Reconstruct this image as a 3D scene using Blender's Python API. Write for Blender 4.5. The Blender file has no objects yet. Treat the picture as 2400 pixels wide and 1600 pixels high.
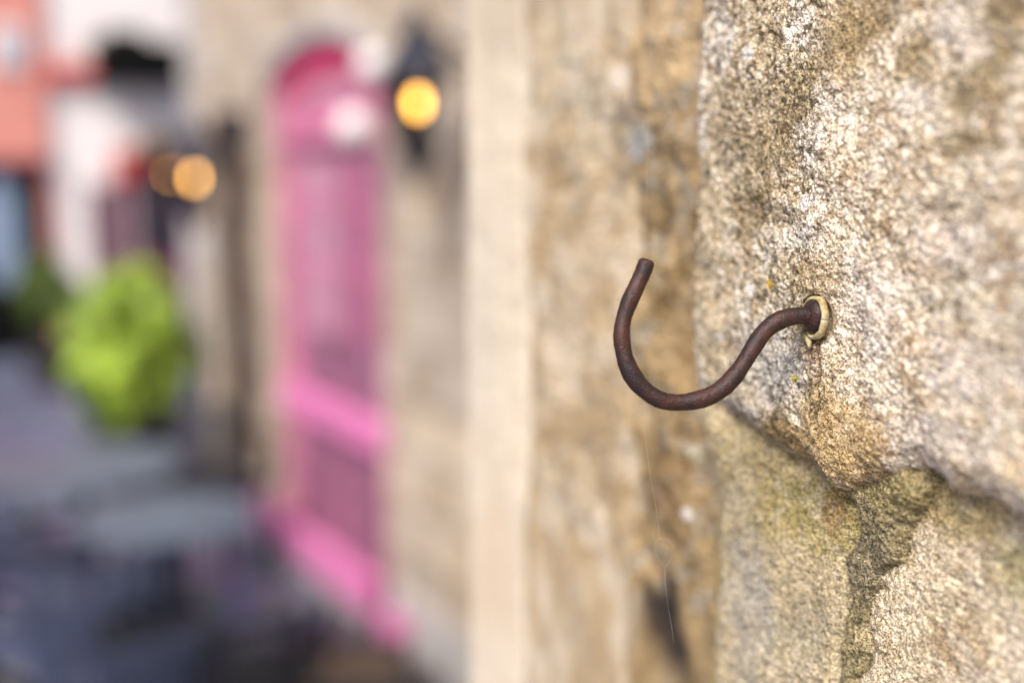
import bpy, bmesh, math, random
import numpy as np
from mathutils import Vector, Matrix
random.seed(7)
S = bpy.context.scene
# ---------------------------------------------------------------- camera
F = 2613.0; W, H = 2352.0, 1568.0          # focal length and frame in the units used for measuring
PITCH = math.radians(8.36); YAW = math.radians(30.83)
CAM = np.array([0.0, 0.0, 1.7])
FW = np.array([math.sin(YAW)*math.cos(PITCH), math.cos(YAW)*math.cos(PITCH), -math.sin(PITCH)])
RT = np.array([math.cos(YAW), -math.sin(YAW), 0.0]); UP = np.cross(RT, FW)
FOCUS = 0.321
cd = bpy.data.cameras.new('camera'); cam = bpy.data.objects.new('camera', cd); S.collection.objects.link(cam)
cd.sensor_width = 36; cd.lens = 36*F/W; cd.clip_start = 0.01; cd.clip_end = 2000
cam.matrix_world = Matrix(((RT[0], UP[0], -FW[0], CAM[0]), (RT[1], UP[1], -FW[1], CAM[1]), (RT[2], UP[2], -FW[2], CAM[2]), (0, 0, 0, 1)))
cd.dof.use_dof = True; cd.dof.focus_distance = FOCUS; cd.dof.aperture_fstop = 3.1
S.camera = cam
# ---------------------------------------------------------------- light
SUN_DIR = Vector((-0.64, -0.50, 0.82)).normalized()      # towards the sun
w = bpy.data.worlds.new('World'); S.world = w; w.use_nodes = True
nt = w.node_tree; bg = nt.nodes['Background']
sky = nt.nodes.new('ShaderNodeTexSky'); sky.sky_type = 'NISHITA'; sky.sun_disc = False
sky.sun_elevation = math.asin(SUN_DIR.z); sky.sun_rotation = math.atan2(SUN_DIR.x, SUN_DIR.y)
sky.dust_density = 3.0; sky.air_density = 1.0
nt.links.new(sky.outputs[0], bg.inputs[0]); bg.inputs[1].default_value = 0.10
sl = bpy.data.lights.new('sun', 'SUN'); sl.energy = 3.1; sl.angle = math.radians(28); sl.color = (1.0, 0.95, 0.90)
so = bpy.data.objects.new('sun', sl); S.collection.objects.link(so)
so.rotation_euler = SUN_DIR.to_track_quat('Z', 'Y').to_euler()
S.view_settings.view_transform = 'Standard'; S.view_settings.look = 'None'
S.view_settings.exposure = 0.54; S.view_settings.gamma = 1.0

# ---------------------------------------------------------------- helpers
def ray(px, py): return FW + RT*(px-W/2)/F + UP*(H/2-py)/F
def on(px, py, ax, v):
    r = ray(px, py); return CAM + r*((v-CAM[ax])/r[ax])
def atd(px, py, depth): return CAM + ray(px, py)*depth
def link(o): S.collection.objects.link(o); return o
def tag(o, label=None, cat=None, group=None, kind=None):
    for k, v in (('label', label), ('category', cat), ('group', group), ('kind', kind)):
        if v: o[k] = v
    return o
def empty(name, loc, label, cat, group=None, rz=0):
    o = link(bpy.data.objects.new(name, None)); o.location = loc; o.rotation_euler.z = rz
    o.empty_display_size = 0.05
    return tag(o, label, cat, group)
class MB:
    """collects shapes, builds ONE mesh object; coordinates are local to the parent"""
    def __init__(s): s.bm = bmesh.new()
    def box(s, lo, hi, bev=0.0):
        lo = Vector(lo); hi = Vector(hi)
        r = bmesh.ops.create_cube(s.bm, size=1.0)
        vs = r['verts']
        for v in vs:
            v.co = Vector([(lo[i]+hi[i])/2 + v.co[i]*(hi[i]-lo[i]) for i in range(3)])
        if bev > 0:
            es = list({e for v in vs for e in v.link_edges})
            bmesh.ops.bevel(s.bm, geom=es, offset=bev, segments=2, affect='EDGES', profile=0.5)
        return s
    def tube(s, pts, rad, seg=12, cap=True):
        pts = [Vector(p) for p in pts]; n = len(pts)
        rads = rad if hasattr(rad, '__len__') else [rad]*n
        rings = []; ref = None
        for i, p in enumerate(pts):
            t = (pts[min(i+1, n-1)]-pts[max(i-1, 0)]).normalized()
            if ref is None:
                ref = t.orthogonal().normalized()
            ref = (ref - t*ref.dot(t)).normalized(); b = t.cross(ref)
            rings.append([s.bm.verts.new(p + (ref*math.cos(a)+b*math.sin(a))*rads[i]) for a in [2*math.pi*k/seg for k in range(seg)]])
        for a, b in zip(rings, rings[1:]):
            for k in range(seg):
                s.bm.faces.new((a[k], a[(k+1) % seg], b[(k+1) % seg], b[k]))
        if cap:
            s.bm.faces.new(rings[0][::-1]); s.bm.faces.new(rings[-1])
        return s
    def lathe(s, prof, c=(0, 0, 0), seg=28):
        rings = []
        for r, z in prof:
            rings.append([s.bm.verts.new((c[0]+r*math.cos(2*math.pi*k/seg), c[1]+r*math.sin(2*math.pi*k/seg), c[2]+z)) for k in range(seg)])
        for a, b in zip(rings, rings[1:]):
            for k in range(seg):
                s.bm.faces.new((a[k], a[(k+1) % seg], b[(k+1) % seg], b[k]))
        s.bm.faces.new(rings[0][::-1]); s.bm.faces.new(rings[-1])
        return s
    def prism(s, pts, vec):
        """closed polygon pts (3D) extruded by vec"""
        a = [s.bm.verts.new(p) for p in pts]; b = [s.bm.verts.new(Vector(p)+Vector(vec)) for p in pts]
        s.bm.faces.new(a[::-1]); s.bm.faces.new(b); n = len(a)
        for k in range(n): s.bm.faces.new((a[k], a[(k+1) % n], b[(k+1) % n], b[k]))
        return s
    def build(s, name, mat, parent=None, smooth=False, label=None):
        bmesh.ops.recalc_face_normals(s.bm, faces=s.bm.faces[:])
        me = bpy.data.meshes.new(name); s.bm.to_mesh(me); s.bm.free()
        me.materials.append(mat)
        if smooth: me.shade_smooth() if hasattr(me, 'shade_smooth') else [setattr(p, 'use_smooth', True) for p in me.polygons]
        o = link(bpy.data.objects.new(name, me)); o.parent = parent
        if label: o['label'] = label
        return o
def copy_tree(o, parent=None):
    c = o.copy(); S.collection.objects.link(c); c.parent = parent
    for ch in [x for x in S.objects if x.parent == o]: copy_tree(ch, c)
    return c

def mat(name, col, rough=0.7, metal=0.0, var=0.15, scale=8.0, bump=0.0, bscale=40.0, col2=None, emit=None, estr=0.0, coat=0.0):
    m = bpy.data.materials.new(name); m.use_nodes = True; t = m.node_tree; b = t.nodes['Principled BSDF']
    tc = t.nodes.new('ShaderNodeTexCoord'); nz = t.nodes.new('ShaderNodeTexNoise'); nz.inputs['Scale'].default_value = scale
    nz.inputs['Detail'].default_value = 6; t.links.new(tc.outputs['Object'], nz.inputs['Vector'])
    mx = t.nodes.new('ShaderNodeMix'); mx.data_type = 'RGBA'
    c2 = col2 or tuple(max(0, c*(1-2*var)) for c in col); c1 = col if col2 else tuple(min(1, c*(1+var)) for c in col)
    mx.inputs['A'].default_value = (*c1, 1); mx.inputs['B'].default_value = (*c2, 1)
    rp = t.nodes.new('ShaderNodeMapRange'); rp.inputs['From Min'].default_value = 0.35; rp.inputs['From Max'].default_value = 0.65
    t.links.new(nz.outputs['Fac'], rp.inputs['Value']); t.links.new(rp.outputs[0], mx.inputs['Factor'])
    t.links.new(mx.outputs['Result'], b.inputs['Base Color'])
    b.inputs['Roughness'].default_value = rough; b.inputs['Metallic'].default_value = metal
    if coat: b.inputs['Coat Weight'].default_value = coat
    if bump > 0:
        n2 = t.nodes.new('ShaderNodeTexNoise'); n2.inputs['Scale'].default_value = bscale; n2.inputs['Detail'].default_value = 8
        t.links.new(tc.outputs['Object'], n2.inputs['Vector'])
        bp = t.nodes.new('ShaderNodeBump'); bp.inputs['Strength'].default_value = 0.6; bp.inputs['Distance'].default_value = bump
        t.links.new(n2.outputs['Fac'], bp.inputs['Height']); t.links.new(bp.outputs[0], b.inputs['Normal'])
    if emit:
        b.inputs['Emission Color'].default_value = (*emit, 1); b.inputs['Emission Strength'].default_value = estr
    return m

# stone of the near wall: colour attribute (stains, lichen, strata, painted shade) times fine mineral grain
def stone_mat(name, grain=1.0, bumpd=0.0004):
    m = bpy.data.materials.new(name); m.use_nodes = True; t = m.node_tree; b = t.nodes['Principled BSDF']
    b.inputs['Roughness'].default_value = 0.92; b.inputs['Specular IOR Level'].default_value = 0.25
    at = t.nodes.new('ShaderNodeAttribute'); at.attribute_name = 'stain_shade'
    tc = t.nodes.new('ShaderNodeTexCoord')
    n1 = t.nodes.new('ShaderNodeTexNoise'); n1.inputs['Scale'].default_value = 2100; n1.inputs['Detail'].default_value = 4
    n2 = t.nodes.new('ShaderNodeTexNoise'); n2.inputs['Scale'].default_value = 650; n2.inputs['Detail'].default_value = 5; n2.inputs['Roughness'].default_value = 0.65
    for n in (n1, n2): t.links.new(tc.outputs['Object'], n.inputs['Vector'])
    cr = t.nodes.new('ShaderNodeValToRGB'); e = cr.color_ramp
    e.elements[0].position = 0.38; e.elements[0].color = (0.25, 0.18, 0.11, 1)
    e.elements[1].position = 0.60; e.elements[1].color = (1.30, 1.28, 1.25, 1)
    x = e.elements.new(0.46); x.color = (0.90, 0.85, 0.77, 1)
    t.links.new(n1.outputs['Fac'], cr.inputs['Fac'])
    cr2 = t.nodes.new('ShaderNodeValToRGB'); e = cr2.color_ramp
    e.elements[0].position = 0.36; e.elements[0].color = (0.55, 0.45, 0.32, 1)
    e.elements[1].position = 0.60; e.elements[1].color = (1.08, 1.07, 1.07, 1)
    t.links.new(n2.outputs['Fac'], cr2.inputs['Fac'])
    a = t.nodes.new('ShaderNodeMix'); a.data_type = 'RGBA'; a.blend_type = 'MULTIPLY'; a.inputs['Factor'].default_value = 1.0*grain
    t.links.new(at.outputs['Color'], a.inputs['A']); t.links.new(cr.outputs['Color'], a.inputs['B'])
    c = t.nodes.new('ShaderNodeMix'); c.data_type = 'RGBA'; c.blend_type = 'MULTIPLY'; c.inputs['Factor'].default_value = 0.42*grain
    t.links.new(a.outputs['Result'], c.inputs['A']); t.links.new(cr2.outputs['Color'], c.inputs['B'])
    t.links.new(c.outputs['Result'], b.inputs['Base Color'])
    bp = t.nodes.new('ShaderNodeBump'); bp.inputs['Strength'].default_value = 0.45; bp.inputs['Distance'].default_value = bumpd
    t.links.new(n1.outputs['Fac'], bp.inputs['Height']); t.links.new(bp.outputs[0], b.inputs['Normal'])
    return m

# ================================================================ THE NEAR STONE WALL
X0 = atd(1870, 725, FOCUS)[0]              # plane of the face the hook is set in
def P(px, py, dx=0.0):
    p = on(px, py, 0, X0+dx); return p[1], p[2]
DQ = 0.055; DJ = 0.045; DR = 0.040
UEND = P(1092, 800, DQ)[0]
rng = np.random.RandomState(3)
TAB = rng.rand(40, 256, 256)
def vn(x, y, k):
    T = TAB[k]; xi = np.floor(x).astype(np.int64); yi = np.floor(y).astype(np.int64)
    fx = x-xi; fy = y-yi; fx = fx*fx*fx*(fx*(fx*6-15)+10); fy = fy*fy*fy*(fy*(fy*6-15)+10)
    x0 = xi & 255; x1 = (xi+1) & 255; y0 = yi & 255; y1 = (yi+1) & 255
    return (T[x0, y0]*(1-fx)+T[x1, y0]*fx)*(1-fy)+(T[x0, y1]*(1-fx)+T[x1, y1]*fx)*fy*1.0
def fbm(u, v, size, octv, k, gain=0.5, sv=1.0):
    r = 0; a = 1; tot = 0; s = 1.0/size
    ca, sa = math.cos(0.6+k), math.sin(0.6+k)
    for i in range(octv):
        r = r + a*(vn((u*ca-v*sv*sa)*s, (u*sa+v*sv*ca)*s, (k+i) % 40)-0.5); tot += a; a *= gain; s *= 2.03
    return r/tot*2                         # about -1..1
def sst(a, b, x):
    t = np.clip((x-a)/(b-a), 0, 1); return t*t*(3-2*t)

us = np.concatenate([np.arange(-1.6, 0.13, 0.010), np.arange(0.13, 0.19, 0.0008), np.arange(0.19, 0.262, 0.00034),
                     np.arange(0.262, 0.30, 0.0005), np.arange(0.30, UEND, 0.0009), [UEND]])
vs = np.concatenate([np.arange(0.0, 1.53, 0.012), np.arange(1.53, 1.76, 0.00036), np.arange(1.76, 3.4, 0.012)])
us = np.unique(np.round(us, 6)); vs = np.unique(np.round(vs, 6))
U, V = np.meshgrid(us, vs, indexing='ij')
NU, NV = U.shape
# edges, read off as points on the face
def curve(pts, dx=0.0, key=0):
    q = np.array(sorted([P(x, y, dx)[::(1 if key == 0 else -1)] for x, y in pts])); return q[:, 0], q[:, 1]
jit = fbm(U, V, 0.012, 4, 5)*0.0016
bu, bv = curve([(1560, 935), (1620, 968), (1680, 1000), (1750, 1030), (1800, 1058), (1850, 1088), (1900, 1108), (1950, 1106), (2000, 1098), (2040, 1082),
                (2075, 1076), (2120, 1090), (2200, 1118), (2280, 1140), (2352, 1168), (2500, 1215)])
VB = np.interp(U, bu, bv) + jit + fbm(U, V*0+.3, 0.008, 4, 2)*0.0026
ue_v, ue_u = curve([(1598, -50), (1600, 100), (1582, 300), (1590, 520), (1578, 640), (1584, 780), (1590, 940), (1600, 1000)], 0.015, 1)
UE = np.interp(V, ue_v, ue_u) + jit*1.2
ml_v, ml_u = curve([(1925, 1080), (1952, 1150), (1972, 1195), (1950, 1249), (1928, 1290), (1932, 1330), (1941, 1365), (1937, 1420), (1928, 1490), (1926, 1568), (1924, 1700)], 0.008, 1)
rag_ = fbm(U, V, 0.009, 5, 22, 0.6)
ML = np.interp(V, ml_v, ml_u) + jit*0.7 + 0.0020*rag_    # left side of the mortar (large u)
mr_v, mr_u = curve([(2160, 1085), (2130, 1140), (2106, 1192), (2078, 1249), (2038, 1300), (2004, 1360), (1992, 1420), (1983, 1500), (1975, 1568), (1970, 1700)], 0.008, 1)
MR = np.interp(V, mr_v, mr_u) + jit*0.7 + 0.0045*rag_ + 0.0010    # right side (small u)
ll_v, ll_u = curve([(1605, 960), (1622, 1040), (1640, 1200), (1648, 1320), (1630, 1450), (1636, 1568), (1630, 1700)], 0.014, 1)
LLE = np.interp(V, ll_v, ll_u) + jit
uJ1 = P(1470, 700, DJ)[0] + fbm(U, V, 0.03, 3, 9)*0.003
uJ2 = P(1232, 700, DQ)[0] + fbm(U, V, 0.04, 5, 11)*0.007
def Hgt(d0, e, r=0.006, drop=0.005, slope=2.6):
    q = np.clip(1-e/r, 0, 1); h = d0 - drop*q*q
    return np.where(e < 0, h + e*slope, h)
crease = P(1878, 760)[0] + (V-P(1878, 760)[1])*0.05 + fbm(U, V, 0.03, 3, 14)*0.004
side = U-crease
fold = -0.18*np.clip(side, 0, 1) + 0.14*np.clip(-side-0.015, 0, 0.06)
upper_in = (V > VB)
HU = Hgt(0.0 + np.where(np.abs(side) < 0.2, fold, 0), np.minimum(V-VB, UE-U), 0.009, 0.006)
HLL = Hgt(-0.0115, np.minimum(np.minimum(VB-0.0015-V, LLE-U), U-ML), 0.009, 0.005, 1.0)
HLR = Hgt(-0.0085, np.minimum(VB-0.001-V, MR-U), 0.007, 0.004, 1.4)
HM = np.where(U < UE, Hgt(-0.0092, np.minimum(ML-U, U-MR)+0.0006, 0.004, 0.0018, 1.2) + 0.0045*np.exp(-((U-P(2060, 1150)[0])/0.012)**2-((V-P(2060, 1130)[1])/0.010)**2)
              + 0.003*np.exp(-((U-P(1990, 1250)[0])/0.006)**2-((V-P(1985, 1250)[1])/0.012)**2), -0.09)
HJ = Hgt(-DJ, np.minimum(U-uJ1, uJ2-U), 0.012, 0.006, 0.8)
HQ = Hgt(-DQ+.004, U-uJ2+0.001, 0.012, 0.003, 0.7)
HR = np.full_like(U, -DR-.002) + 0.006*fbm(U, V, 0.03, 3, 17) - 0.020*np.exp(-((U-P(1500, 1500, DR)[0])/0.010)**2-((V-P(1500, 1530, DR)[1])/0.024)**2)
HR = np.where(U < uJ1+0.002, HR, -0.095)
STK = np.stack([HU, HLL, HLR, HM, HJ, HQ, HR])
STK[3] = np.maximum(STK[3], np.where(U < UE, np.where(U > LLE, -0.024, -0.020), -0.09))
REG = np.argmax(STK, axis=0); D = np.max(STK, axis=0)
# coursed masonry outside the patch the photograph shows
out = (U < 0.115) | (V > 1.785) | (V < 1.50)
course = np.floor(V/0.235); vv = V/0.235-course
off = (course*0.37) % 1; uu = U/0.42+off; uu = uu-np.floor(uu)
edge = np.minimum(np.minimum(vv, 1-vv)*0.235, np.minimum(uu, 1-uu)*0.42)+jit*2
HO = Hgt(-0.001, edge-0.006, 0.01, 0.006, 1.0); HO = np.maximum(HO, -0.009)
wq = out & (U < 0.27)
D = np.where(wq, HO, D); REG = np.where(wq, np.where(edge < 0.004, 3, 7), REG)
# roughness of the stone: millimetre relief, strata and pits
rough = np.choose(REG, [1, 0.9, 0.9, 1.15, 1.0, 0.28, 1.3, 1.0])
n30 = fbm(U, V, 0.035, 2, 1); n10 = fbm(U, V, 0.011, 3, 3); n4 = fbm(U, V, 0.0042, 3, 6); n15 = fbm(U, V, 0.0016, 2, 8); n7 = fbm(U, V, 0.0008, 1, 12)
pit = np.clip(fbm(U, V, 0.0034, 3, 20)-0.22, 0, 1)
dens = (U > 0.13) & (V > 1.53) & (V < 1.76)
D = D + rough*(0.0024*n30 + 0.0013*n10 + 0.00030*n4 - 0.0009*pit) + np.where(dens, rough*(0.00016*n15+0.00034*n7), 0)
diag = fbm(U+0.45*V, V-0.2*U, 0.006, 3, 23, sv=0.45)
D = D + np.where(REG == 0, 0.0005*diag, 0)
D = D + np.where(dens, rough*0.00010*rng.normal(0, 1, U.shape), 0)
# crack under the hook
cu = P(1880, 800)[0] + fbm(U*0, V, 0.004, 3, 26)*0.0012 + (V-P(1880, 800)[1])*0.02
crack = np.exp(-((U-cu)/0.0007)**2)*sst(P(1880, 1010)[1], P(1880, 950)[1], V)*sst(P(1880, 770)[1]+0.001, P(1880, 790)[1]-0.001, V)
D = D - 0.0022*crack
# seat for the wall plug
hu, hv = P(1868, 728)
rr = np.sqrt(((U-hu))**2+(V-hv)**2)
D = np.where(rr < 0.0062, np.minimum(D, -0.004), D)
D = np.where((rr >= 0.0062) & (rr < 0.0095), D*sst(0.0055, 0.0095, rr)-0.0008*(1-sst(0.0055, 0.0095, rr)), D)
# ---- colours of the stone, with some shade painted in
def C3(*c): return np.array(c)
col = np.empty(U.shape+(3,))
base = np.array([[.76, .68, .56], [.48, .41, .275], [.62, .54, .41], [.29, .25, .145], [.54, .455, .335], [.68, .605, .50], [.33, .25, .14], [.52, .46, .37]])
col[:] = base[REG]
def mixc(mask, c, f=1.0):
    global col
    k = np.clip(mask*f, 0, 1)[..., None]; col = col*(1-k)+np.array(c)*k
def blob(px, py, rpx, rpy, dx=0.0, soft=1.0, rag=0.5):
    u0, v0 = P(px, py, dx); u1 = abs(P(px+rpx, py, dx)[0]-u0); v1 = abs(P(px, py+rpy, dx)[1]-v0)
    r = np.sqrt(((U-u0)/u1)**2+((V-v0)/v1)**2) + rag*fbm(U, V, 0.006, 4, 30)
    return 1-sst(1-0.5*soft, 1+0.5*soft, r)
A = fbm(U, V, 0.020, 5, 31, 0.6); B = fbm(U, V, 0.007, 4, 33, 0.6); G = fbm(U, V, 0.0026, 3, 36, 0.7); K = fbm(U+0.5*V, V, 0.010, 4, 38, 0.6, 0.5)
mU = (REG == 0)*1.0
mixc(mU*sst(-0.004, 0.010, side), (.53, .455, .32), 0.75)                 # flank left of the arris: its shading encoded as duller colour
mixc(mU*sst(-0.12, 0.30, K), (.50, .385, .24), 0.42)                         # tan strata
mixc(mU*sst(0.10, 0.42, A), (.90, .84, .77), 0.8)                       # chalky patches
mixc(mU*sst(0.12, 0.45, B)*sst(.0, .02, -side), (.43, .30, .17), 0.62)
mixc(mU*sst(0.20, 0.42, G), (.90, .84, .77), 0.6)
mixc(mU*sst(0.18, 0.42, -G), (.28, .20, .11), 0.65)
for a in [(2010, 10, 90, 60), (1930, 130, 70, 90), (1830, 210, 70, 70), (1740, 340, 80, 80), (1690, 480, 60, 60), (1950, 60, 80, 60)]:
    mixc(mU*blob(*a), (.31, .235, .12), 0.62)
for a in [(2270, 210, 90, 60), (2320, 130, 60, 40), (2240, 330, 60, 30), (2330, 40, 60, 60), (2200, 620, 60, 30), (2130, 130, 60, 60)]:
    mixc(mU*blob(*a), (.27, .21, .11), 0.75)
for a in [(2200, 60, 50, 60), (2260, 110, 50, 40), (2130, 230, 70, 40), (2200, 560, 90, 70), (2250, 850, 140, 80), (2180, 1000, 120, 60), (1900, 230, 40, 50), (1850, 330, 40, 50), (2000, 700, 80, 120)]:
    mixc(mU*blob(*a), (.76, .71, .68), 0.55)
for a in [(1850, 1040, 150, 60), (1940, 1010, 90, 80), (1870, 930, 60, 60), (1760, 1000, 80, 40)]:
    mixc(mU*blob(*a), (.44, .315, .14), 0.70)
mixc(mU*blob(1760, 830, 90, 90), (.58, .575, .56), 0.75); mixc(mU*blob(1680, 820, 60, 110), (.52, .50, .45), 0.5)
mixc(mU*blob(1870, 640, 50, 40), (.36, .26, .13), 0.6)
mixc(mU*blob(1650, 940, 60, 25), (.66, .62, .57), 0.6)
dark = fbm(U, V, 0.0018, 3, 19, 0.7)
mixc(mU*sst(0.14, 0.30, dark)*sst(-0.01, 0.004, side), (.09, .095, .07), 0.75)    # dark lichen specks on the flank
mixc(mU*sst(0.30, 0.46, dark), (.18, .12, .06), 0.7)
mLL = (REG == 1)*1.0; mLR = (REG == 2)*1.0; mM = (REG == 3)*1.0; mJ = (REG == 4)*1.0; mQ = (REG == 5)*1.0; mR = (REG == 6)*1.0
mixc(mLL*blob(1720, 1070, 110, 70, .01), (.34, .28, .14), 0.75)            # green-gold algae
mixc(mLL*blob(1830, 1150, 110, 60, .01), (.33, .275, .12), 0.7); mixc(mLL*blob(1760, 1190, 70, 60, .01), (.36, .30, .13), 0.7)
mixc(mLL*blob(1840, 1130, 40, 30, .01), (.10, .11, .03), 0.7); mixc(mLL*blob(1700, 1120, 30, 60, .01), (.52, .45, .30), 0.6)
mixc(mLL*blob(1900, 1200, 90, 90, .01), (.33, .285, .10), 0.7)
mixc(mLL*blob(1720, 1400, 60, 150, .01), (.38, .38, .36), 0.75); mixc(mLL*blob(1850, 1470, 50, 90, .01), (.30, .28, .22), 0.6)
mixc(mLL*sst(0.1, 0.45, A), (.58, .51, .39), 0.6); mixc(mLL*sst(0.2, 0.45, dark), (.13, .12, .08), 0.55)
mixc(mLL*sst(0.2, 0.4, G), (.60, .55, .45), 0.4)
mixc(mLL*blob(1905, 1185, 26, 60, .01), (.27, .15, .07), 0.5)
mixc(mLR*blob(2260, 1210, 260, 60, .004), (.38, .31, .14), 0.65); mixc(mLR*blob(2150, 1180, 90, 70, .004), (.42, .34, .17), 0.6)
mixc(mLR*blob(2310, 1310, 70, 70, .004), (.32, .33, .19), 0.6); mixc(mLR*blob(2180, 1480, 60, 50, .004), (.30, .21, .11), 0.6)
mixc(mLR*sst(0.05, 0.4, A), (.68, .62, .54), 0.6); mixc(mLR*sst(0.15, 0.45, B), (.40, .30, .16), 0.45); mixc(mLR*sst(0.2, 0.45, dark), (.20, .15, .08), 0.5)
mixc(mM*sst(-0.1, 0.4, B), (.42, .36, .22), 0.7); mixc(mM*sst(0.12, 0.38, dark), (.09, .08, .05), 0.7)
mixc(mM*blob(1985, 1280, 60, 110, .008), (.19, .17, .125), 0.6); mixc(mM*blob(2040, 1110, 90, 60, .006), (.30, .255, .115), 0.55)
S2 = fbm(U, V, 0.016, 5, 29, 0.6, 0.35); S3 = fbm(U, V, 0.010, 4, 27, 0.6, 0.5)
S2 = fbm(U, V, 0.016, 5, 29, 0.6, 0.8); S3 = fbm(U, V, 0.009, 4, 27, 0.6, 0.8)
mixc(mJ*sst(0.0, 0.35, S2), (.66, .60, .52), 0.65); mixc(mJ*sst(0.0, 0.35, -S2), (.33, .235, .12), 0.65); mixc(mJ*sst(0.15, 0.4, S3), (.30, .27, .22), 0.6)
mixc(mJ*sst(0.2, 0.45, B), (.48, .36, .22), 0.5)
mixc(mR*blob(1520, 60, 90, 260, DR), (.46, .36, .24), 0.85); mixc(mR*sst(0.05, 0.3, S3), (.50, .37, .21), 0.6); mixc(mR*sst(0.08, 0.3, B), (.38, .35, .30), 0.7); mixc(mR*sst(0.05, 0.35, -S3), (.17, .11, .045), 0.75)
mixc(mR*blob(1510, 1480, 50, 150, DR), (.035, .03, .035), 0.95); mixc(mR*blob(1530, 1150, 50, 120, DR), (.22, .14, .06), 0.6)  # first blob paints the shade of the bottom hole black
mixc(mR*blob(1560, 820, 40, 90, DR), (.42, .30, .16), 0.5)
mixc(mQ*sst(-0.1, 0.5, S2), (.76, .69, .61), 0.5); mixc(mQ*sst(0.05, 0.4, -S3), (.66, .55, .43), 0.3)
mixc(mQ*blob(1170, 40, 90, 130, DQ), (.52, .45, .35), 0.6); mixc(mQ*blob(1150, 1300, 50, 160, DQ), (.60, .47, .33), 0.5); mixc(mQ*blob(1120, 700, 30, 260, DQ), (.60, .56, .50), 0.5)
mixc(mM*(U > LLE)*1.0, (.42, .33, .17), 0.8)
mixc((REG == 7)*sst(-0.1, 0.4, A), (.62, .56, .48), 0.7); mixc((REG == 7)*sst(0.1, 0.4, -A), (.36, .27, .15), 0.6)
for x, y, r, dx, c in [(1475, 345, 22, DJ, (.95, .95, 1.0)), (1478, 322, 40, DJ, (.36, .37, .37)), (1848, 465, 15, 0, (.92, .91, .93)), (1690, 125, 16, 0, (.85, .82, .8)),
                       (1683, 668, 14, 0, (.88, .85, .82)), (1742, 655, 8, 0, (.70, .48, .08)), (1813, 872, 7, 0, (.72, .62, .06)), (1580, 1178, 12, DR, (.9, .88, .9)),
                       (1425, 180, 26, DJ, (.78, .72, .66)), (1590, 1040, 18, DR, (.66, .62, .48)), (1597, 780, 8, 0, (.82, .83, .86)), (1440, 260, 24, DJ, (.26, .22, .18))]:
    mixc(blob(x, y, r, r*1.1, dx, 0.7, 0.35), c, 0.9)
mixc(crack, (.07, .045, .025), 0.85)
mixc(blob(1862, 800, 26, 55, 0, .9, .6), (.24, .12, .05), 0.55)
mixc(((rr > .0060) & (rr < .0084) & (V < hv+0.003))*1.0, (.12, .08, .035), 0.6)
wn_ = rng.normal(0, 1, U.shape)*dens
col *= (1+0.16*n15*dens+0.26*np.clip(wn_, -2, 2)*np.choose(REG, [1, 1, 1, 1.2, .8, .3, 1, 1])+0.25*np.clip(n7, -1, 1)*dens)[..., None]
col = np.clip(col, 0.01, 1)

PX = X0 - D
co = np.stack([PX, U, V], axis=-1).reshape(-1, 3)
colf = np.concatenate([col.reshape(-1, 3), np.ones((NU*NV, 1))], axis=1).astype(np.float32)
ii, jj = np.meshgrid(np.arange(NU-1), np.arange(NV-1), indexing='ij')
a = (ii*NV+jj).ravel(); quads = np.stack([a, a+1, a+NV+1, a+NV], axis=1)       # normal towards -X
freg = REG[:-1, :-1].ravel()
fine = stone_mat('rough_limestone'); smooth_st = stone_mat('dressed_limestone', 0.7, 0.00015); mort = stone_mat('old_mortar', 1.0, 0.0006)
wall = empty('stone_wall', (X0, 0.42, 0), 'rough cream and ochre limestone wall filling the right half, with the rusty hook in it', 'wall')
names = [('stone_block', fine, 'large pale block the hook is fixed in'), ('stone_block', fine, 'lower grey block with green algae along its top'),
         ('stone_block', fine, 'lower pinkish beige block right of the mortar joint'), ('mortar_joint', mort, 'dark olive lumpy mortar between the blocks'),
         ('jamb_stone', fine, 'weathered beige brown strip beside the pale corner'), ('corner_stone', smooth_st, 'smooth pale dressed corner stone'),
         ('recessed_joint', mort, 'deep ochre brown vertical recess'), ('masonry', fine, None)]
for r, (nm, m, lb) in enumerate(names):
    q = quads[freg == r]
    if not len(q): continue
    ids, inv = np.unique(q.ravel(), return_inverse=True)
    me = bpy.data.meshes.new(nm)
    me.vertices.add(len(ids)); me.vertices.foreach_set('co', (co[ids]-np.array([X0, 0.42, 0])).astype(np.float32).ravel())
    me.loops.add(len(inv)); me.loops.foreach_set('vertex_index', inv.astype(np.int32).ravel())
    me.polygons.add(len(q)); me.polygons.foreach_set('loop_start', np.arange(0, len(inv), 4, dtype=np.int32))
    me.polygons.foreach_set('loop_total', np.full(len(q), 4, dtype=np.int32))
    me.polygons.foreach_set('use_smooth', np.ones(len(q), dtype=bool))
    at = me.color_attributes.new('stain_shade', 'FLOAT_COLOR', 'POINT'); at.data.foreach_set('color', colf[ids].ravel())
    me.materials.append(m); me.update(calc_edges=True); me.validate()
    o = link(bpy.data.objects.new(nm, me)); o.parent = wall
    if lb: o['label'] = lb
del STK, co, colf, col, quads

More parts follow.
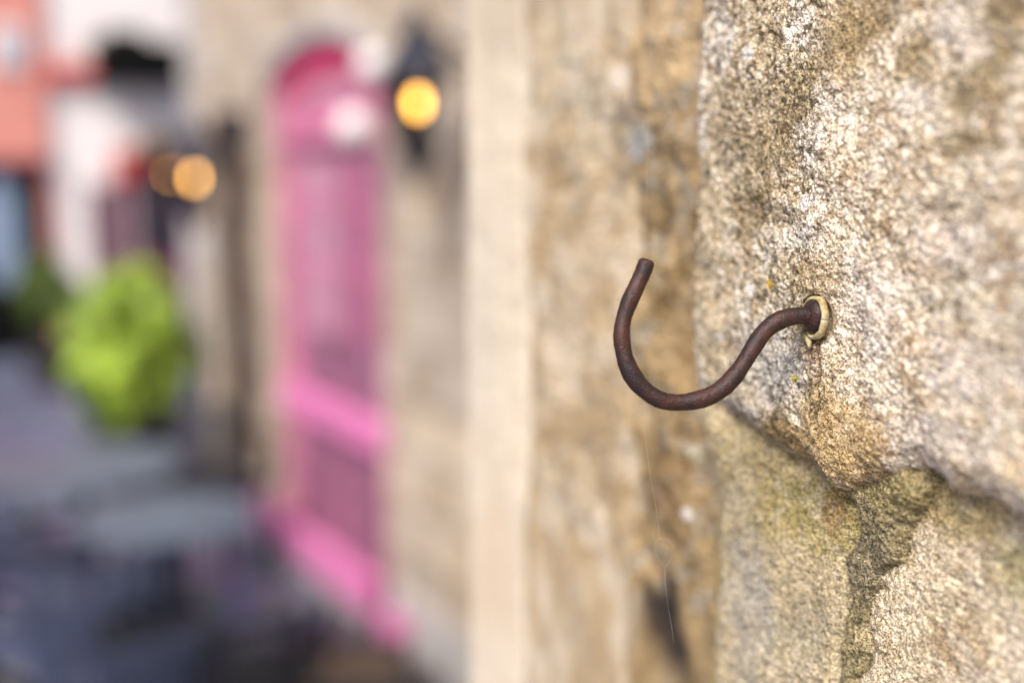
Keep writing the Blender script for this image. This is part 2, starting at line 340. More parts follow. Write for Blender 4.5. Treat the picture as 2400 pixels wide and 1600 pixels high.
M = {
 'brownwall': mat('brown_rubble_stone', (.47, .38, .30), .9, scale=2.6, bump=.02, bscale=9, col2=(.33, .28, .25)),
 'stonewall': mat('pale_rubble_stone', (.60, .52, .44), .9, scale=2.6, bump=.02, bscale=9, col2=(.46, .43, .40)),
 'lintel': mat('grey_dressed_stone', (.46, .43, .41), .85, scale=6, bump=.004),
 'rust': mat('rusted_iron', (.020, .012, .012), .5, metal=.15, scale=190, bump=.0005, bscale=1700, col2=(.062, .021, .014)),
 'plug': mat('yellowed_plastic', (.60, .53, .31), .65, scale=420, bump=.0006, bscale=1200, col2=(.33, .22, .07)),
 'pink': mat('pink_paint', (.58, .18, .31), .5, scale=4, var=.12), 'deep_pink': mat('deep_pink_paint', (.62, .05, .17), .5, var=.08),
 'magenta': mat('magenta_paint', (.74, .21, .46), .55, var=.05), 'mauve': mat('mauve_paint', (.30, .125, .205), .55, scale=12, var=.2),
 'lilac': mat('lilac_glass', (.50, .37, .45), .25, var=.15), 'whitep': mat('white_plaster', (.90, .82, .79), .85, scale=2, var=.04),
 'salmon': mat('salmon_plaster', (.74, .29, .23), .85, scale=1.5, var=.06), 'black': mat('black_paint', (.004, .0038, .0036), .85, var=.1),
 'navy': mat('dark_lantern_metal', (.018, .020, .035), .45, metal=.4), 'pipe': mat('dark_brown_cast_iron', (.035, .024, .020), .6),
 'steel': mat('grey_blue_table_metal', (.12, .16, .22), .4, metal=.3, scale=14), 'wicker': mat('dark_woven_cord', (.013, .013, .018), .7, scale=60, bump=.004, bscale=150),
 'wicker2': mat('slate_blue_woven_cord', (.055, .068, .125), .6, scale=60, bump=.004, bscale=150),
 'leaf': mat('bright_box_leaf', (.54, .74, .07), .3, scale=6, col2=(.012, .05, .002)), 'leaf2': mat('olive_leaf', (.14, .20, .02), .5, scale=9, col2=(.06, .09, .02)),
 'bark': mat('brown_bark', (.07, .045, .03), .9), 'pot': mat('charcoal_pot', (.025, .022, .022), .6), 'red': mat('red_paint', (.60, .04, .03), .5),
 'glass': mat('dark_glass', (.03, .03, .035), .1), 'bluep': mat('pale_blue_paint', (.27, .34, .46), .35), 'greyw': mat('grey_window', (.42, .46, .52), .3),
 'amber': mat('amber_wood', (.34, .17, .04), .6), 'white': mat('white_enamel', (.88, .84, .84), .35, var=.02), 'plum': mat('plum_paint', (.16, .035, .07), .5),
 'silk': mat('spider_silk', (.85, .80, .70), .35), 'brownl': mat('brown_leaf_litter', (.14, .085, .045), .9),
 'lampglass': mat('frosted_lamp_glass', (.5, .45, .3), .3),
 'bulb_far': mat('far_amber_bulb', (1, .6, .2), .5, emit=(1.0, .50, .13), estr=10.0),
 'bulb': mat('lit_amber_bulb', (1, .6, .15), .5, emit=(1.0, .47, .085), estr=10.0),
}
def course_mat(name, c1, c2, c3):
    m = bpy.data.materials.new(name); m.use_nodes = True; t = m.node_tree; b = t.nodes['Principled BSDF']; b.inputs['Roughness'].default_value = .9
    tc = t.nodes.new('ShaderNodeTexCoord'); sp = t.nodes.new('ShaderNodeSeparateXYZ'); cb = t.nodes.new('ShaderNodeCombineXYZ')
    t.links.new(tc.outputs['Object'], sp.inputs[0]); t.links.new(sp.outputs['Y'], cb.inputs['X']); t.links.new(sp.outputs['Z'], cb.inputs['Y'])
    br = t.nodes.new('ShaderNodeTexBrick'); br.inputs['Scale'].default_value = 1.0; br.inputs['Brick Width'].default_value = .36; br.inputs['Row Height'].default_value = .19
    br.inputs['Mortar Size'].default_value = .012; br.inputs['Mortar Smooth'].default_value = .3; br.offset = .37; br.squash = .8
    br.inputs['Color1'].default_value = (*c1, 1); br.inputs['Color2'].default_value = (*c2, 1); br.inputs['Mortar'].default_value = (*c3, 1)
    nz = t.nodes.new('ShaderNodeTexNoise'); nz.inputs['Scale'].default_value = 4.5; nz.inputs['Detail'].default_value = 6; t.links.new(tc.outputs['Object'], nz.inputs['Vector'])
    ad = t.nodes.new('ShaderNodeVectorMath'); ad.operation = 'MULTIPLY_ADD'; ad.inputs[1].default_value = (.06, .06, .06); t.links.new(nz.outputs['Color'], ad.inputs[0]); t.links.new(cb.outputs[0], ad.inputs[2])
    t.links.new(ad.outputs[0], br.inputs['Vector'])
    cr = t.nodes.new('ShaderNodeValToRGB'); e = cr.color_ramp; e.elements[0].position = .36; e.elements[0].color = (.62, .52, .42, 1); e.elements[1].position = .62; e.elements[1].color = (1.1, 1.1, 1.12, 1)
    t.links.new(nz.outputs['Fac'], cr.inputs['Fac'])
    mx = t.nodes.new('ShaderNodeMix'); mx.data_type = 'RGBA'; mx.blend_type = 'MULTIPLY'; mx.inputs['Factor'].default_value = .85
    t.links.new(br.outputs['Color'], mx.inputs['A']); t.links.new(cr.outputs[0], mx.inputs['B']); t.links.new(mx.outputs['Result'], b.inputs['Base Color'])
    bp = t.nodes.new('ShaderNodeBump'); bp.inputs['Distance'].default_value = .02; t.links.new(nz.outputs['Fac'], bp.inputs['Height']); t.links.new(bp.outputs[0], b.inputs['Normal'])
    return m
M['stonewall'] = course_mat('pale_coursed_stone', (.61, .51, .39), (.46, .40, .34), (.34, .29, .23))
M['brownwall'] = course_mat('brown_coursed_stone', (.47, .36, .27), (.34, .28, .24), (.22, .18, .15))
M['black'].node_tree.nodes['Principled BSDF'].inputs['Specular IOR Level'].default_value = .1
# body of the near building behind its front face
b = MB(); b.box((0.085, -2.02, 0.0), (1.35, UEND-.42-.001, 3.38)); bd = b.build('wall_core', M['stonewall'], wall)

# ================================================================ THE HOOK
def catmull(pts, n=10):
    pts = [np.array(p, float) for p in pts]; P_ = [2*pts[0]-pts[1]]+pts+[2*pts[-1]-pts[-2]]; r = []
    for i in range(1, len(P_)-2):
        for k in range(n):
            t = k/n; a_, b_, c_, d_ = P_[i-1:i+3]
            r.append(0.5*((2*b_)+(-a_+c_)*t+(2*a_-5*b_+4*c_-d_)*t*t+(-a_+3*b_-3*c_+d_)*t**3))
    r.append(pts[-1]); return r
cl = [(1487, 597), (1476, 627), (1461, 660), (1444, 697), (1432, 735), (1428, 772), (1433, 810), (1444, 845), (1462, 876), (1488, 901), (1520, 919), (1556, 924),
      (1594, 920), (1628, 910), (1658, 892), (1686, 864), (1709, 832), (1730, 798), (1750, 768), (1776, 744), (1806, 730), (1836, 725), (1862, 725)]
hp = catmull([atd(x, y, FOCUS - 0.0015 - 0.0085*(1862-x)/440.0) for x, y in cl], 8)
hook = empty('wall_hook', Vector(hp[-1]), 'rusty dark brown iron hook curling out of the pale stone', 'hook')
O = Vector(hp[-1])
mb = MB(); n = len(hp); rads = []
for i in range(n):
    s = i/(n-1); r0 = (17.6+2.4*min(1, s*3)+0.9*math.sin(s*23)+0.7*math.sin(s*57+1))*FOCUS/F
    if i == 0: r0 *= 0.72
    if i == 1: r0 *= 0.93
    rads.append(r0)
pts = [Vector(p)-O for p in hp]
# extra end ring for a softly worn tip
mb.tube(pts, rads, 28)
rod = mb.build('rod', M['rust'], hook, True)
for v in rod.data.vertices:
    c = v.co; k = (math.sin(c.x*2100+c.z*900)*math.sin(c.y*1700+c.z*1300)+0.6*math.sin(c.x*4300)*math.sin(c.z*5200+c.y*3000))
    v.co += v.normal*k*0.00006
th = math.radians(14.4); nrm = Vector((-math.cos(th), math.sin(th), 0.04)).normalized()
e1 = nrm.cross(Vector((0, 0, 1))).normalized(); e2 = e1.cross(nrm).normalized()
if e2.z < 0: e2 = -e2; e1 = -e1
def disc(prof, wob=0.0, a0=0, a1=2*math.pi, seg=56, cx=0, cz=0):
    mb = MB(); rings = []; full = abs(a1-a0-2*math.pi) < 1e-6
    for k in range(seg + (0 if full else 1)):
        a_ = a0+(a1-a0)*k/seg; wb = 1+wob*(math.sin(3*a_+1)+0.6*math.sin(7*a_)+.4*math.sin(13*a_+2))
        rings.append([mb.bm.verts.new(e1*(cx+r*wb*math.cos(a_))+e2*(cz+r*wb*math.sin(a_))+nrm*h) for r, h in prof])
    m_ = len(rings)
    for k in range(m_ if full else m_-1):
        A_, B_ = rings[k], rings[(k+1) % m_]
        for j in range(len(prof)-1): mb.bm.faces.new((A_[j], A_[j+1], B_[j+1], B_[j]))
    if not full:
        mb.bm.faces.new(rings[0]); mb.bm.faces.new(rings[-1][::-1])
    return mb
k_ = FOCUS/F
disc([(0.2*k_, 9*k_), (20*k_, 12*k_), (26*k_, 9*k_), (32*k_, 5*k_), (36*k_, 1*k_), (37.5*k_, -4*k_), (36*k_, -12*k_), (0.2*k_, -14*k_)], 0.018).build('collar', M['rust'], hook, True)
# perished plastic plug: broken rim open at the lower left
rim = [(39*k_, -16*k_), (40*k_, -5*k_), (41.5*k_, -2*k_), (45*k_, -1.5*k_), (49*k_, -6*k_), (50.5*k_, -16*k_), (39*k_, -16*k_)]
disc(rim, 0.03, math.radians(-178.4), math.radians(-66), 40, 0, -3*k_).build('plug_rim', M['plug'], hook, True)
disc(rim, 0.03, math.radians(-340), math.radians(-180), 44, 0, -3*k_).build('plug_rim', M['plug'], hook, True)
disc([(52*k_, -10*k_), (54*k_, -1*k_), (62*k_, -1*k_), (72*k_, -6*k_), (66*k_, -14*k_), (52*k_, -10*k_)], 0.06, math.radians(-86), math.radians(-52), 14, 0, -3*k_).build('plug_flake', M['plug'], hook, True)

# ---- spider silk
def silk(points, depth, rr_, name, label, beads=()):
    p = [atd(x, y, depth) for x, y in points]; o0 = Vector(p[0])
    pp = catmull(p, 6); m_ = MB(); m_.tube([Vector(q)-o0 for q in pp], rr_, 5)
    for x, y, r in beads:
        c = Vector(atd(x, y, depth))-o0
        bmesh.ops.create_icosphere(m_.bm, subdivisions=1, radius=r, matrix=Matrix.Translation(c))
    o = m_.build(name, M['silk'], None, True); o.location = o0
    return tag(o, label, 'spider silk', 'loose strands of spider silk near the hook')
silk([(1498, 60), (1494, 160), (1490, 260), (1487, 350), (1484, 470), (1481, 585)], FOCUS-.009, 0.000010, 'silk_strand', 'fine straight silk thread rising above the hook tip')
silk([(1478, 975), (1492, 1080), (1506, 1160), (1516, 1232), (1530, 1236), (1545, 1250), (1543, 1275), (1528, 1300), (1512, 1282), (1504, 1262), (1508, 1243), (1520, 1234)],
     FOCUS-.004, 0.000011, 'silk_strand', 'silk thread ending in a small loop below the hook')
silk([(1528, 1300), (1527, 1325), (1530, 1360), (1536, 1400), (1543, 1440), (1547, 1475)], FOCUS-.004, 0.000010, 'silk_strand',
     'beaded end of silk thread hanging beneath the loop', [(1527, 1312, .00008), (1528, 1322, .0001), (1526, 1330, .00007), (1529, 1340, .00006), (1543, 1440, .00007), (1545, 1452, .00007)])

# ================================================================ THE DISTANCE: door wall, house fronts
XD = on(753, 1335, 2, 0.0)[0]; print('XD', XD)
def yd(px, x=XD): return on(px, 700, 0, x)[1]
Y1, Y2 = yd(882), yd(637)                     # door opening
print('door', Y1, Y2)
YC = yd(448)                                   # far corner of the stone house
ym = (Y1+Y2)/2; hw = (Y2-Y1)/2; ZS = 2.02; ZA = 2.22
def arch(z0, zt, half, n=12, grow=0.0):
    return [(ym-(half+grow)*math.cos(math.pi*k/n), z0+(zt-z0+grow)*math.sin(math.pi*k/n)) for k in range(n+1)]
bld = empty('stone_house', (XD, ym, 0), 'blurred pale stone house front with the pink arched door', 'house')
mb = MB()
mb.box((0, 0.43-ym, 0), (.35, Y1-ym, 4.6)); mb.box((0, Y2-ym, 0), (.35, YC-ym, 4.6))
m2 = MB(); m2.box((-.004, Y2-ym+.14, .22), (0, YC-ym-.36, 2.0)); m2.build('darker_bay_panel', M['brownwall'], bld)  # thin panel of darker, browner coursing over the left bay
ar = arch(ZS, ZA, hw)
poly = [(Y1, 4.6)]+[(y, z) for y, z in ar]+[(Y2, 4.6)]
mb.prism([(0, y-ym, z) for y, z in poly], (.35, 0, 0))
mb.build('wall', M['stonewall'], bld)
mb = MB(); o_ = arch(ZS, ZA, hw, 14, .08); i_ = arch(ZS, ZA, hw, 14, .012)
mb.prism([(-.035, y-ym, z) for y, z in o_]+[(-.035, y-ym, z) for y, z in i_[::-1]], (.035, 0, 0))
mb.build('arch_moulding', M['lintel'], bld)
mb = MB()
for z in np.arange(0.0, 4.4, .24):
    mb.box((-.012, YC-ym-(.34 if int(z/.24) % 2 else .22), z+.01), (0.02, YC-ym+.012, z+.23), .006)
mb.build('quoin', M['lintel'], bld)
mb = MB(); mb.box((-.02, 0.43-ym, 0), (0, Y1-ym-.05, .22)); mb.box((-.02, Y2-ym+.05, 0), (0, YC-ym, .22)); mb.build('plinth', M['lintel'], bld)

# pink door
dr = empty('arched_door', (XD+.025, ym, 0), 'pink arched double door with lilac panes and dark mauve lower panels', 'door')
f = MB(); i2 = arch(ZS, ZA-.13, hw-.11, 14); o2 = arch(ZS, ZA-.004, hw-.004, 14)
f.prism([(0, y-ym, z) for y, z in o2]+[(0, y-ym, z) for y, z in i2[::-1]], (.06, 0, 0)); f.build('fanlight_frame', M['deep_pink'], dr)
f = MB(); f.prism([(.03, y-ym, z) for y, z in arch(ZS, ZA-.14, hw-.12, 14)], (.01, 0, 0)); f.build('fanlight', M['lilac'], dr)
f = MB(); f.box((0, -hw+.004, .1), (.06, -hw+.09, ZS)); f.box((0, hw-.20, .1), (.06, hw-.004, ZS)); f.build('door_frame', M['pink'], dr)
f = MB(); f.box((-.02, -hw+.02, ZS-.20), (.07, hw-.02, ZS-.003)); f.build('transom', M['pink'], dr)
for s, (a_, b_) in enumerate(((-hw+.09, -.055), (-.045, hw-.20))):
    f = MB(); f.box((.018, a_, .1), (.045, b_, ZS-.2)); lf = f.build('door_leaf', M['mauve'], dr)
    f = MB(); f.box((.012, a_+.05, 1.05), (.018, b_-.05, ZS-.26)); f.build('pane', M['mauve' if s == 0 else 'lilac'], lf)
    f = MB()
    for q_ in range(1, 4): f.box((.002, a_+.05+q_*(b_-a_-.1)/4-.008, 1.05), (.0115, a_+.05+q_*(b_-a_-.1)/4+.008, ZS-.26))
    [f.box((.003, a_+.05, z_), (.0105, b_-.05, z_+.025)) for z_ in (1.3, 1.56)]; f.build('glazing_bar', M['pink'], lf)
    f = MB()
    k = a_+.03
    while k < b_-.03: f.box((.004, k, .16), (.018, k+.025, .62)); k += .075
    f.build('slat', M['mauve'], lf)
f = MB(); f.box((0, -.054, .1), (.05, -.046, ZS-.2)); f.build('astragal', M['pink'], dr)
f = MB(); f.box((-.035, -hw+.01, .665), (.016, hw-.01, .785), .01); f.build('lock_rail', M['magenta'], dr)
f = MB(); f.tube([(-.01, -.12, .95), (-.05, -.12, .95), (-.05, -.12, 1.05), (-.01, -.12, 1.05)], .008, 8); f.build('handle', M['navy'], dr)
st = empty('doorstep', (XD-.12, ym, 0), 'bright pink painted step at the foot of the arched door', 'step')
f = MB(); f.box((.05, -hw+.07, .05), (.115, hw+.24, .20), .012); f.build('tread', M['magenta'], st)
f = MB(); f.box((.06, -hw+.09, 0), (.115, hw+.22, .05)); f.build('riser', M['lintel'], st)

# two white round ornaments hanging before the door head
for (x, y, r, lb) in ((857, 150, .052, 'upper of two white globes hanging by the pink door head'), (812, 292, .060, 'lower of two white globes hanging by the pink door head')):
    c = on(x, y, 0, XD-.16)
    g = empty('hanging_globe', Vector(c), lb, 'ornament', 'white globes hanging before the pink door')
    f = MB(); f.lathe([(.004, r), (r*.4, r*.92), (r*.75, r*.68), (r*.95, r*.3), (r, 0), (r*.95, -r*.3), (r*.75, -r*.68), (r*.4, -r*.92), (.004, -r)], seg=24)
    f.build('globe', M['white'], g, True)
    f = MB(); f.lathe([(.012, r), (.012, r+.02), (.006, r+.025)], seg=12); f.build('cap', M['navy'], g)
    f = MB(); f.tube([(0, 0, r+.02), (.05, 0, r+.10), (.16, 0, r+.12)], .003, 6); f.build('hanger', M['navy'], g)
c = on(915, 1452, 2, .06)
g = empty('plant_pot', (c[0], c[1], 0), 'small round pink pot on the ground right of the pink step', 'pot')
f = MB(); f.lathe([(.045, 0), (.065, .03), (.075, .08), (.068, .12), (.075, .135), (.060, .135), (.055, .10)]); f.build('bowl', M['magenta'], g, True)
f = MB(); f.lathe([(.001, .105), (.054, .10), (.001, .099)]); f.build('soil', M['pot'], g)

# wall lanterns
def lantern(pos, label, bulb='bulb'):
    g = empty('wall_lantern', pos, label, 'lantern', 'lit wall lanterns on the stone house')
    f = MB(); f.tube([(XD-pos[0]-.003, 0, .12), (.06, 0, .20), (0, 0, .215)], .010, 8); f.lathe([(.001, 0), (.05, .002), (.05, .012), (.001, .014)], (XD-pos[0]-.05, 0, .1))
    f.build('bracket', M['navy'], g)
    f = MB(); f.lathe([(.115, .055), (.11, .08), (.07, .16), (.04, .20), (.03, .24), (.012, .27), (.001, .28)], seg=8); f.build('cap', M['navy'], g)
    f = MB()
    for k in range(6):
        a_ = k*math.pi/3+.5; f.tube([(.055*math.cos(a_), .055*math.sin(a_), -.09), (.10*math.cos(a_), .10*math.sin(a_), .058)], .005, 6)
    f.lathe([(.06, -.09), (.075, -.10), (.06, -.13), (.035, -.18), (.012, -.23), (.001, -.24)], seg=8); f.build('cage', M['navy'], g)
    f = MB(); f.prism([(-.05, .062, -.088), (.05, .062, -.088), (.085, .085, .056), (-.085, .085, .056)], (0, .004, 0)); f.build('blocker_panel', M['navy'], g)  # dark panel added to block the bright wall behind the bulb
    f = MB(); f.lathe([(.001, .030), (.012, .026), (.014, .010), (.012, -.014), (.006, -.022), (.001, -.024)], seg=14); f.build('bulb', M[bulb], g, True)
    f = MB(); f.tube([(0, 0, .03), (0, 0, .06)], .009, 8); f.build('lamp_holder', M['pipe'], g)
    return g
p1 = on(960, 240, 0, XD-.22); L1 = lantern(Vector(p1), 'black wall lantern with glowing amber bulb right of the pink door')
p2 = on(447, 411, 0, XD-.25); L2 = lantern(Vector(p2), 'far glowing lantern at the corner beyond the drainpipe', 'bulb_far')

# drainpipe
p = on(548, 700, 0, XD-.06)
g = empty('drainpipe', (XD-.07, p[1], 0), 'dark cast iron drainpipe on the stone house left of the pink door', 'drainpipe')
zt = on(538, 275, 0, XD-.06)[2]
f = MB(); f.tube([(0, 0, .14), (0, 0, zt-.1)], .055, 14); f.tube([(0, 0, .16), (0, 0, .10), (-.05, 0, .05)], .036, 14); f.build('pipe', M['pipe'], g)
f = MB(); f.box((-.07, -.075, zt-.10), (.066, .075, zt+.04), .01); f.build('hopper', M['navy'], g)
for z in (.45, 1.2):
    f = MB(); f.box((-.03, -.055, z), (.07, .055, z+.035)); f.build('bracket', M['pipe'], g)

# topiary
def foliage_mb(rx, rz, cz, n, size, seed):
    R = random.Random(seed); m_ = MB(); clumps = []
    for i in range(30):
        z = 1-2*(i+.5)/30; a_ = i*2.39996+R.uniform(-.3, .3); q = math.sqrt(1-z*z); k = R.uniform(.56, .74)
        clumps.append((Vector((q*math.cos(a_)*rx*k, q*math.sin(a_)*rx*k, cz+z*rz*k)), rx*R.uniform(.28, .46)))
    for i in range(n):
        cc, cr_ = clumps[R.randrange(30)] if R.random() > .12 else (Vector((0, 0, cz)), rx*.8)
        d = Vector((R.gauss(0, 1), R.gauss(0, 1), R.gauss(0, 1))).normalized()
        c = cc+d*cr_*R.uniform(.6, 1)**.5
        if c.x*c.x+c.y*c.y > rx*rx*1.15: continue
        t = Vector((R.gauss(0, 1), R.gauss(0, 1), R.gauss(0, 1))).normalized(); nn = (d+t*.35).normalized()
        u_ = nn.orthogonal().normalized(); u_ = (Matrix.Rotation(R.uniform(0, 6.28), 3, nn) @ u_); v_ = nn.cross(u_)
        L = size*R.uniform(.6, 1.5)
        m_.bm.faces.new([m_.bm.verts.new(x) for x in (c-u_*L, c+v_*L*.45+nn*L*.1, c+u_*L, c-v_*L*.45+nn*L*.1)])
    return m_
def shrub(base, h0, h1, r, label, leafm, n, seed, nm='topiary_shrub'):
    g = empty(nm, base, label, 'shrub')
    cz = (h0+h1)/2; foliage_mb(r, (h1-h0)/2, cz, n, .026, seed).build('foliage', leafm, g)
    f = MB(); f.tube([(0, 0, .2), (.01, 0, cz*.8), (0, .01, cz)], [.035, .03, .02], 10); f.build('stem', M['bark'], g)
    f = MB(); f.lathe([(.14, 0), (.17, .03), (.21, .30), (.23, .32), (.23, .36), (.19, .36), (.18, .30)]); f.build('pot', M['pot'], g)
    return g
dt = 5.9
top = atd(288, 560, dt); bot = atd(285, 1080, dt)
shrub(Vector((top[0], top[1], 0)), bot[2]+.03, top[2], .325, 'bright green rounded clipped shrub in a dark pot by the corner', M['leaf'], 14000, 3)
q = atd(110, 640, 9.0)
shrub(Vector((q[0], q[1], 0)), .45, 1.1, .26, 'small dull olive shrub behind the bright green one', M['leaf2'], 3500, 5)

# white house across the end of the street
YW = 11.5
def xw(px, y=YW): return on(px, 700, 1, y)[0]
def zw(px, py, y=YW): return on(px, py, 1, y)[2]
xl, xr = xw(140), xw(640)
wh = empty('white_house', (xl, YW, 0), 'white rendered house behind the green shrub with a black awning', 'house')
def wb(x0, x1, y0, y1, d0, d1):                # box on the facade from pixel rows
    return (xw(x0)-xl, -d0, zw((x0+x1)/2, y1)), (xw(x1)-xl, d1, zw((x0+x1)/2, y0))
f = MB(); f.box((0, 0, 0), (xr-xl, 4, 6.0)); f.build('wall', M['whitep'], wh)
f = MB(); a_, b_ = wb(236, 440, 96, 200, .5, -.002)
f.prism([(a_[0], -.003, b_[2]), (a_[0], -.50, b_[2]-.04), (a_[0], -.55, a_[2]), (a_[0], -.003, a_[2])], (b_[0]-a_[0], 0, 0))
f.prism([(a_[0]+.15, -.003, b_[2]+.10), (a_[0]+.15, -.3, b_[2]-.05), (a_[0]+.15, -.003, b_[2]-.05)], (.35, 0, 0)); f.build('awning', M['black'], wh)
f = MB(); a_, b_ = wb(128, 270, 150, 194, .12, -.002); f.box(a_, b_, .01); f.build('fascia', M['red'], wh)
f = MB(); a_, b_ = wb(318, 430, 350, 560, .0, .3); f.box((a_[0], -.02, 0), (b_[0], -.003, b_[2])); dw = f.build('door', M['plum'], wh)
f = MB(); f.box((a_[0]+.06, -.03, .9), (b_[0]-.06, -.021, b_[2]-.1)); f.build('pane', M['glass'], dw)
f = MB(); a_, b_ = wb(275, 325, 345, 420, .06, -.003); f.box(a_, b_, .01); f.build('sign_board', M['red'], wh)
f = MB(); a_, b_ = wb(335, 445, 318, 348, .10, -.003); f.box(a_, b_, .01); f.build('lintel', M['amber'], wh)
f = MB()
for k in range(7):
    a_, b_ = wb(215+k*14, 222+k*14, 420, 640, .03, -.003); f.box((a_[0], a_[1], .3), b_)
f.build('railing', M['plum'], wh)
c = on(392, 402, 1, YW-.4); g = empty('wall_lamp', Vector(c), 'faint small amber lamp on the white house', 'lamp')
f = MB(); f.lathe([(.001, .03), (.02, .02), (.02, -.01), (.001, -.02)], seg=12)
f.build('bulb', mat('dim_amber_bulb', (1, .6, .2), .5, emit=(1, .42, .10), estr=8.0), g)
f = MB(); f.tube([(0, 0, .03), (0, 0, .09), (0, .39, .12)], .012, 8); f.build('arm', M['navy'], g)
f = MB(); f.lathe([(.09, .035), (.05, .08), (.015, .10)], seg=12); f.build('shade', M['navy'], g)

# salmon building at the left
YS = 11.42
def xs(px): return xw(px, YS)
def zs(px, py): return zw(px, py, YS)
x1 = xs(135); x0 = xs(-1500)
sb = empty('salmon_house', (x1, YS, 0), 'salmon red house at the left edge with a dark ground floor', 'house')
zt = zs(60, 385); f = MB(); f.box((x0-x1, 0, zt), (0, .075, 6.0)); f.box((xs(120)-x1, 0, 0), (0, .075, zt)); f.build('wall', M['salmon'], sb)
f = MB(); f.box((x0-x1, .05, 0), (xs(121)-x1, .07, zt-.004)); f.build('shop_front', M['black'], sb)
f = MB(); zc = zs(20, 660); h_ = zs(20, 400)-zc; xc = xs(12)-x1
f.prism([(xc+.17*math.cos(t_), .0, zc+h_*.5+h_*.5*math.sin(t_)) for t_ in [k*math.pi/12 for k in range(24)]], (0, .046, 0)); f.build('oval_window', M['bluep'], sb)
f = MB(); a_ = (xs(18)-x1, -.05, zs(60, 160)); b_ = (xs(92)-x1, -.003, zs(60, 60)); f.box(a_, b_, .01); wn = f.build('window', M['white'], sb)
f = MB(); xm = (a_[0]+b_[0])/2
f.box((a_[0]+.05, -.058, a_[2]+.05), (xm-.015, -.052, b_[2]-.05)); f.box((xm+.015, -.058, a_[2]+.05), (b_[0]-.05, -.052, b_[2]-.05)); f.build('pane', M['greyw'], wn)
f = MB(); f.box((x0-x1, -.06, zt-.01), (.003, -.003, zt+.09), .01); f.build('band', M['plum'], sb)

# ground
gm = bpy.data.materials.new('blue_grey_setts'); gm.use_nodes = True; t = gm.node_tree; bsd = t.nodes['Principled BSDF']
tc = t.nodes.new('ShaderNodeTexCoord'); vo = t.nodes.new('ShaderNodeTexVoronoi'); vo.inputs['Scale'].default_value = 9
t.links.new(tc.outputs['Object'], vo.inputs['Vector'])
nz = t.nodes.new('ShaderNodeTexNoise'); nz.inputs['Scale'].default_value = 1.6; nz.inputs['Detail'].default_value = 5; t.links.new(tc.outputs['Object'], nz.inputs['Vector'])
cr = t.nodes.new('ShaderNodeValToRGB'); e = cr.color_ramp
e.elements[0].position = .3; e.elements[0].color = (.11, .12, .18, 1); e.elements[1].position = .7; e.elements[1].color = (.21, .21, .30, 1)
t.links.new(nz.outputs['Fac'], cr.inputs['Fac'])
mx = t.nodes.new('ShaderNodeMix'); mx.data_type = 'RGBA'; mx.blend_type = 'MULTIPLY'; mx.inputs['Factor'].default_value = .5
t.links.new(cr.outputs[0], mx.inputs['A']); t.links.new(vo.outputs['Color'], mx.inputs['B']); t.links.new(mx.outputs['Result'], bsd.inputs['Base Color'])
bp = t.nodes.new('ShaderNodeBump'); bp.inputs['Distance'].default_value = .02; bp.invert = True
t.links.new(vo.outputs['Distance'], bp.inputs['Height']); t.links.new(bp.outputs[0], bsd.inputs['Normal']); bsd.inputs['Roughness'].default_value = .55
f = MB(); v_ = [f.bm.verts.new(q) for q in ((-600, -600, 0), (600, -600, 0), (600, 900, 0), (-600, 900, 0))]; f.bm.faces.new(v_)
tag(f.build('ground', gm), kind='structure')
f = MB(); R = random.Random(4)
for i in range(500):
    y = R.uniform(.9, 3.9); x = XD-.02-abs(R.gauss(0, .13)); L = R.uniform(.01, .03); a_ = R.uniform(0, 6.28); z = R.uniform(.004, .02)
    d = Vector((math.cos(a_), math.sin(a_), R.uniform(-.2, .3)))*L; e_ = Vector((-math.sin(a_), math.cos(a_), 0))*L*.5; c_ = Vector((x, y, z+.006))
    f.bm.faces.new([f.bm.verts.new(q) for q in (c_-d, c_-e_, c_+d, c_+e_)])
tag(f.build('leaf_litter', M['brownl']), 'brown fallen leaves gathered along the foot of the stone house', 'leaves', kind='stuff')

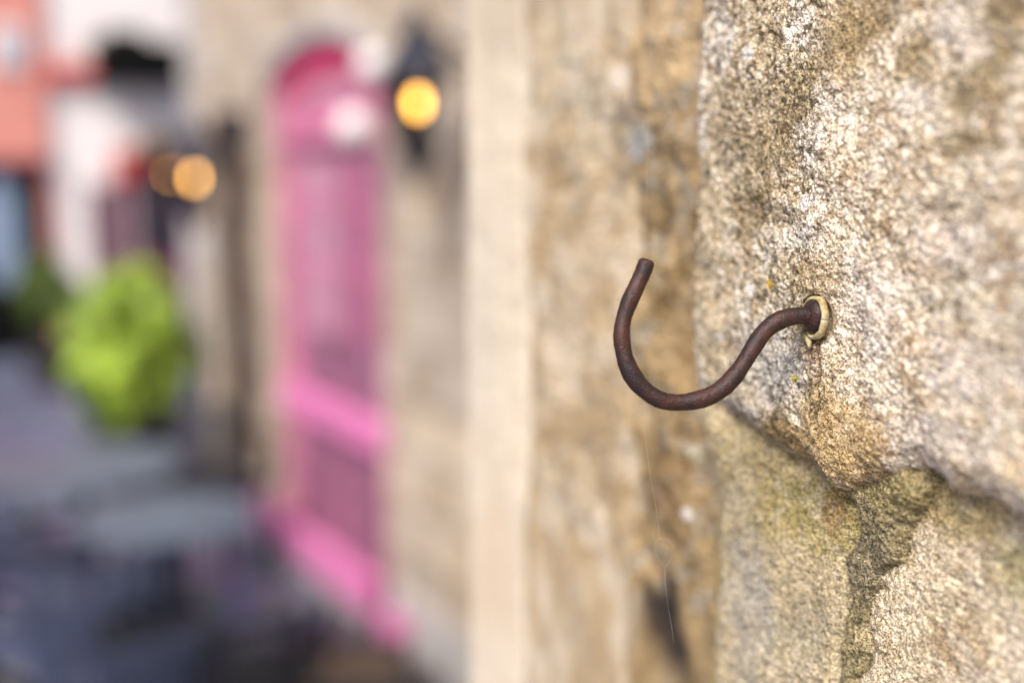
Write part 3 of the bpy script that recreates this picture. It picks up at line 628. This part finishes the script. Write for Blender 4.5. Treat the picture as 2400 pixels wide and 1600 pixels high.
# cafe furniture
def table(x, y, r, label, z=.74):
    g = empty('cafe_table', (x, y, 0), label, 'table', 'round cafe tables on the setts')
    f = MB(); f.lathe([(.001, z-.02), (r-.02, z-.02), (r, z-.014), (r, z-.004), (r-.006, z), (.001, z)], seg=40); f.build('table_top', M['steel'], g)
    f = MB(); f.tube([(0, 0, .03), (0, 0, z-.021)], .028, 12); f.build('column', M['black'], g)
    for k in range(3):
        a_ = k*2.094+.4; f = MB(); f.tube([(0, 0, .06), (.12*math.cos(a_), .12*math.sin(a_), .05), (.24*math.cos(a_), .24*math.sin(a_), .012)], [.018, .016, .012], 8); f.build('foot', M['black'], g)
    return g
def chair(x, y, rz, m_, label):
    g = empty('cafe_chair', (x, y, 0), label, 'chair', 'woven cafe chairs around the tables', rz)
    f = MB(); f.box((-.22, -.21, .42), (.22, .21, .46), .015); f.build('seat', m_, g)
    f = MB(); n_ = 9; fr = []
    for k in range(n_):
        a_ = math.pi*(.08+.84*k/(n_-1)); fr.append((-.23*math.cos(a_), .06+.19*math.sin(a_)))
    for (xa, ya), (xb, yb) in zip(fr, fr[1:]):
        for z0, z1 in ((.50, .525), (.59, .605), (.68, .71)):
            f.prism([(xa*1.04, ya*1.06, z0), (xb*1.04, yb*1.06, z0), (xb*1.06, yb*1.09, z1), (xa*1.06, ya*1.09, z1)], (0, -.014, 0))
        for q_ in (.0, .33, .66):
            xq, yq = xa+(xb-xa)*q_, ya+(yb-ya)*q_; f.tube([(xq, yq, .455), (xq*1.07, yq*1.11, .70)], .007, 6)
    f.build('backrest', m_, g)
    for sx in (-1, 1):
        for sy in (-1, 1):
            f = MB(); f.tube([(sx*.19, sy*.17, .42), (sx*.21, sy*.20, .006)], .013, 8); f.build('leg', M['black'], g)
        f = MB(); f.tube([(sx*.225, -.19, .42), (sx*.245, -.18, .60), (sx*.25, .0, .62), (sx*.235, .12, .62)], .014, 8); f.build('armrest', M['black'], g)
    return g
t1 = on(385, 1180, 2, .74); table(t1[0], t1[1], .25, 'nearer round grey blue cafe table left of the pink step')
t2 = on(190, 1065, 2, .74); table(t2[0], t2[1], .33, 'farther round cafe table in front of the green shrub')
def cp(px, py, z=.45): q = on(px, py, 2, z); return q[0], q[1]
x, y = cp(500, 1580); chair(x, y, 2.6, M['wicker'], 'black woven chair at the near right of the nearer table')
x, y = cp(190, 1440); chair(x, y, 3.5, M['wicker2'], 'slate blue woven chair at the near side of the nearer table')
x, y = cp(260, 1640); chair(x, y, 3.4, M['wicker2'], 'slate blue woven chair nearest the camera at the bottom edge')
x, y = cp(20, 1270); chair(x, y, 1.9, M['wicker2'], 'slate blue woven chair at the left edge beside the farther table')
x, y = cp(465, 1100); chair(x, y, .3, M['wicker'], 'dark woven chair beyond the nearer table by the drainpipe')
c = on(700, 1530, 2, .16)
c[0] -= .10
g = empty('planter_trough', (c[0], c[1], 0), 'long low black planter trough on the ground before the pink step', 'planter', None, -.42)
f = MB(); f.box((-.42, -.17, 0), (.42, .17, .03)); f.box((-.42, -.17, .031), (.42, -.14, .19), .006); f.box((-.42, .14, .031), (.42, .17, .19), .006)
f.box((-.42, -.138, .031), (-.39, .138, .19), .006); f.box((.39, -.138, .031), (.42, .138, .19), .006); f.build('trough', M['pot'], g)
f = MB(); f.box((-.388, -.138, .05), (.388, .138, .17)); f.build('soil', M['bark'], g)

# ================================================================ render
S.render.engine = 'CYCLES'
S.cycles.max_bounces = 6
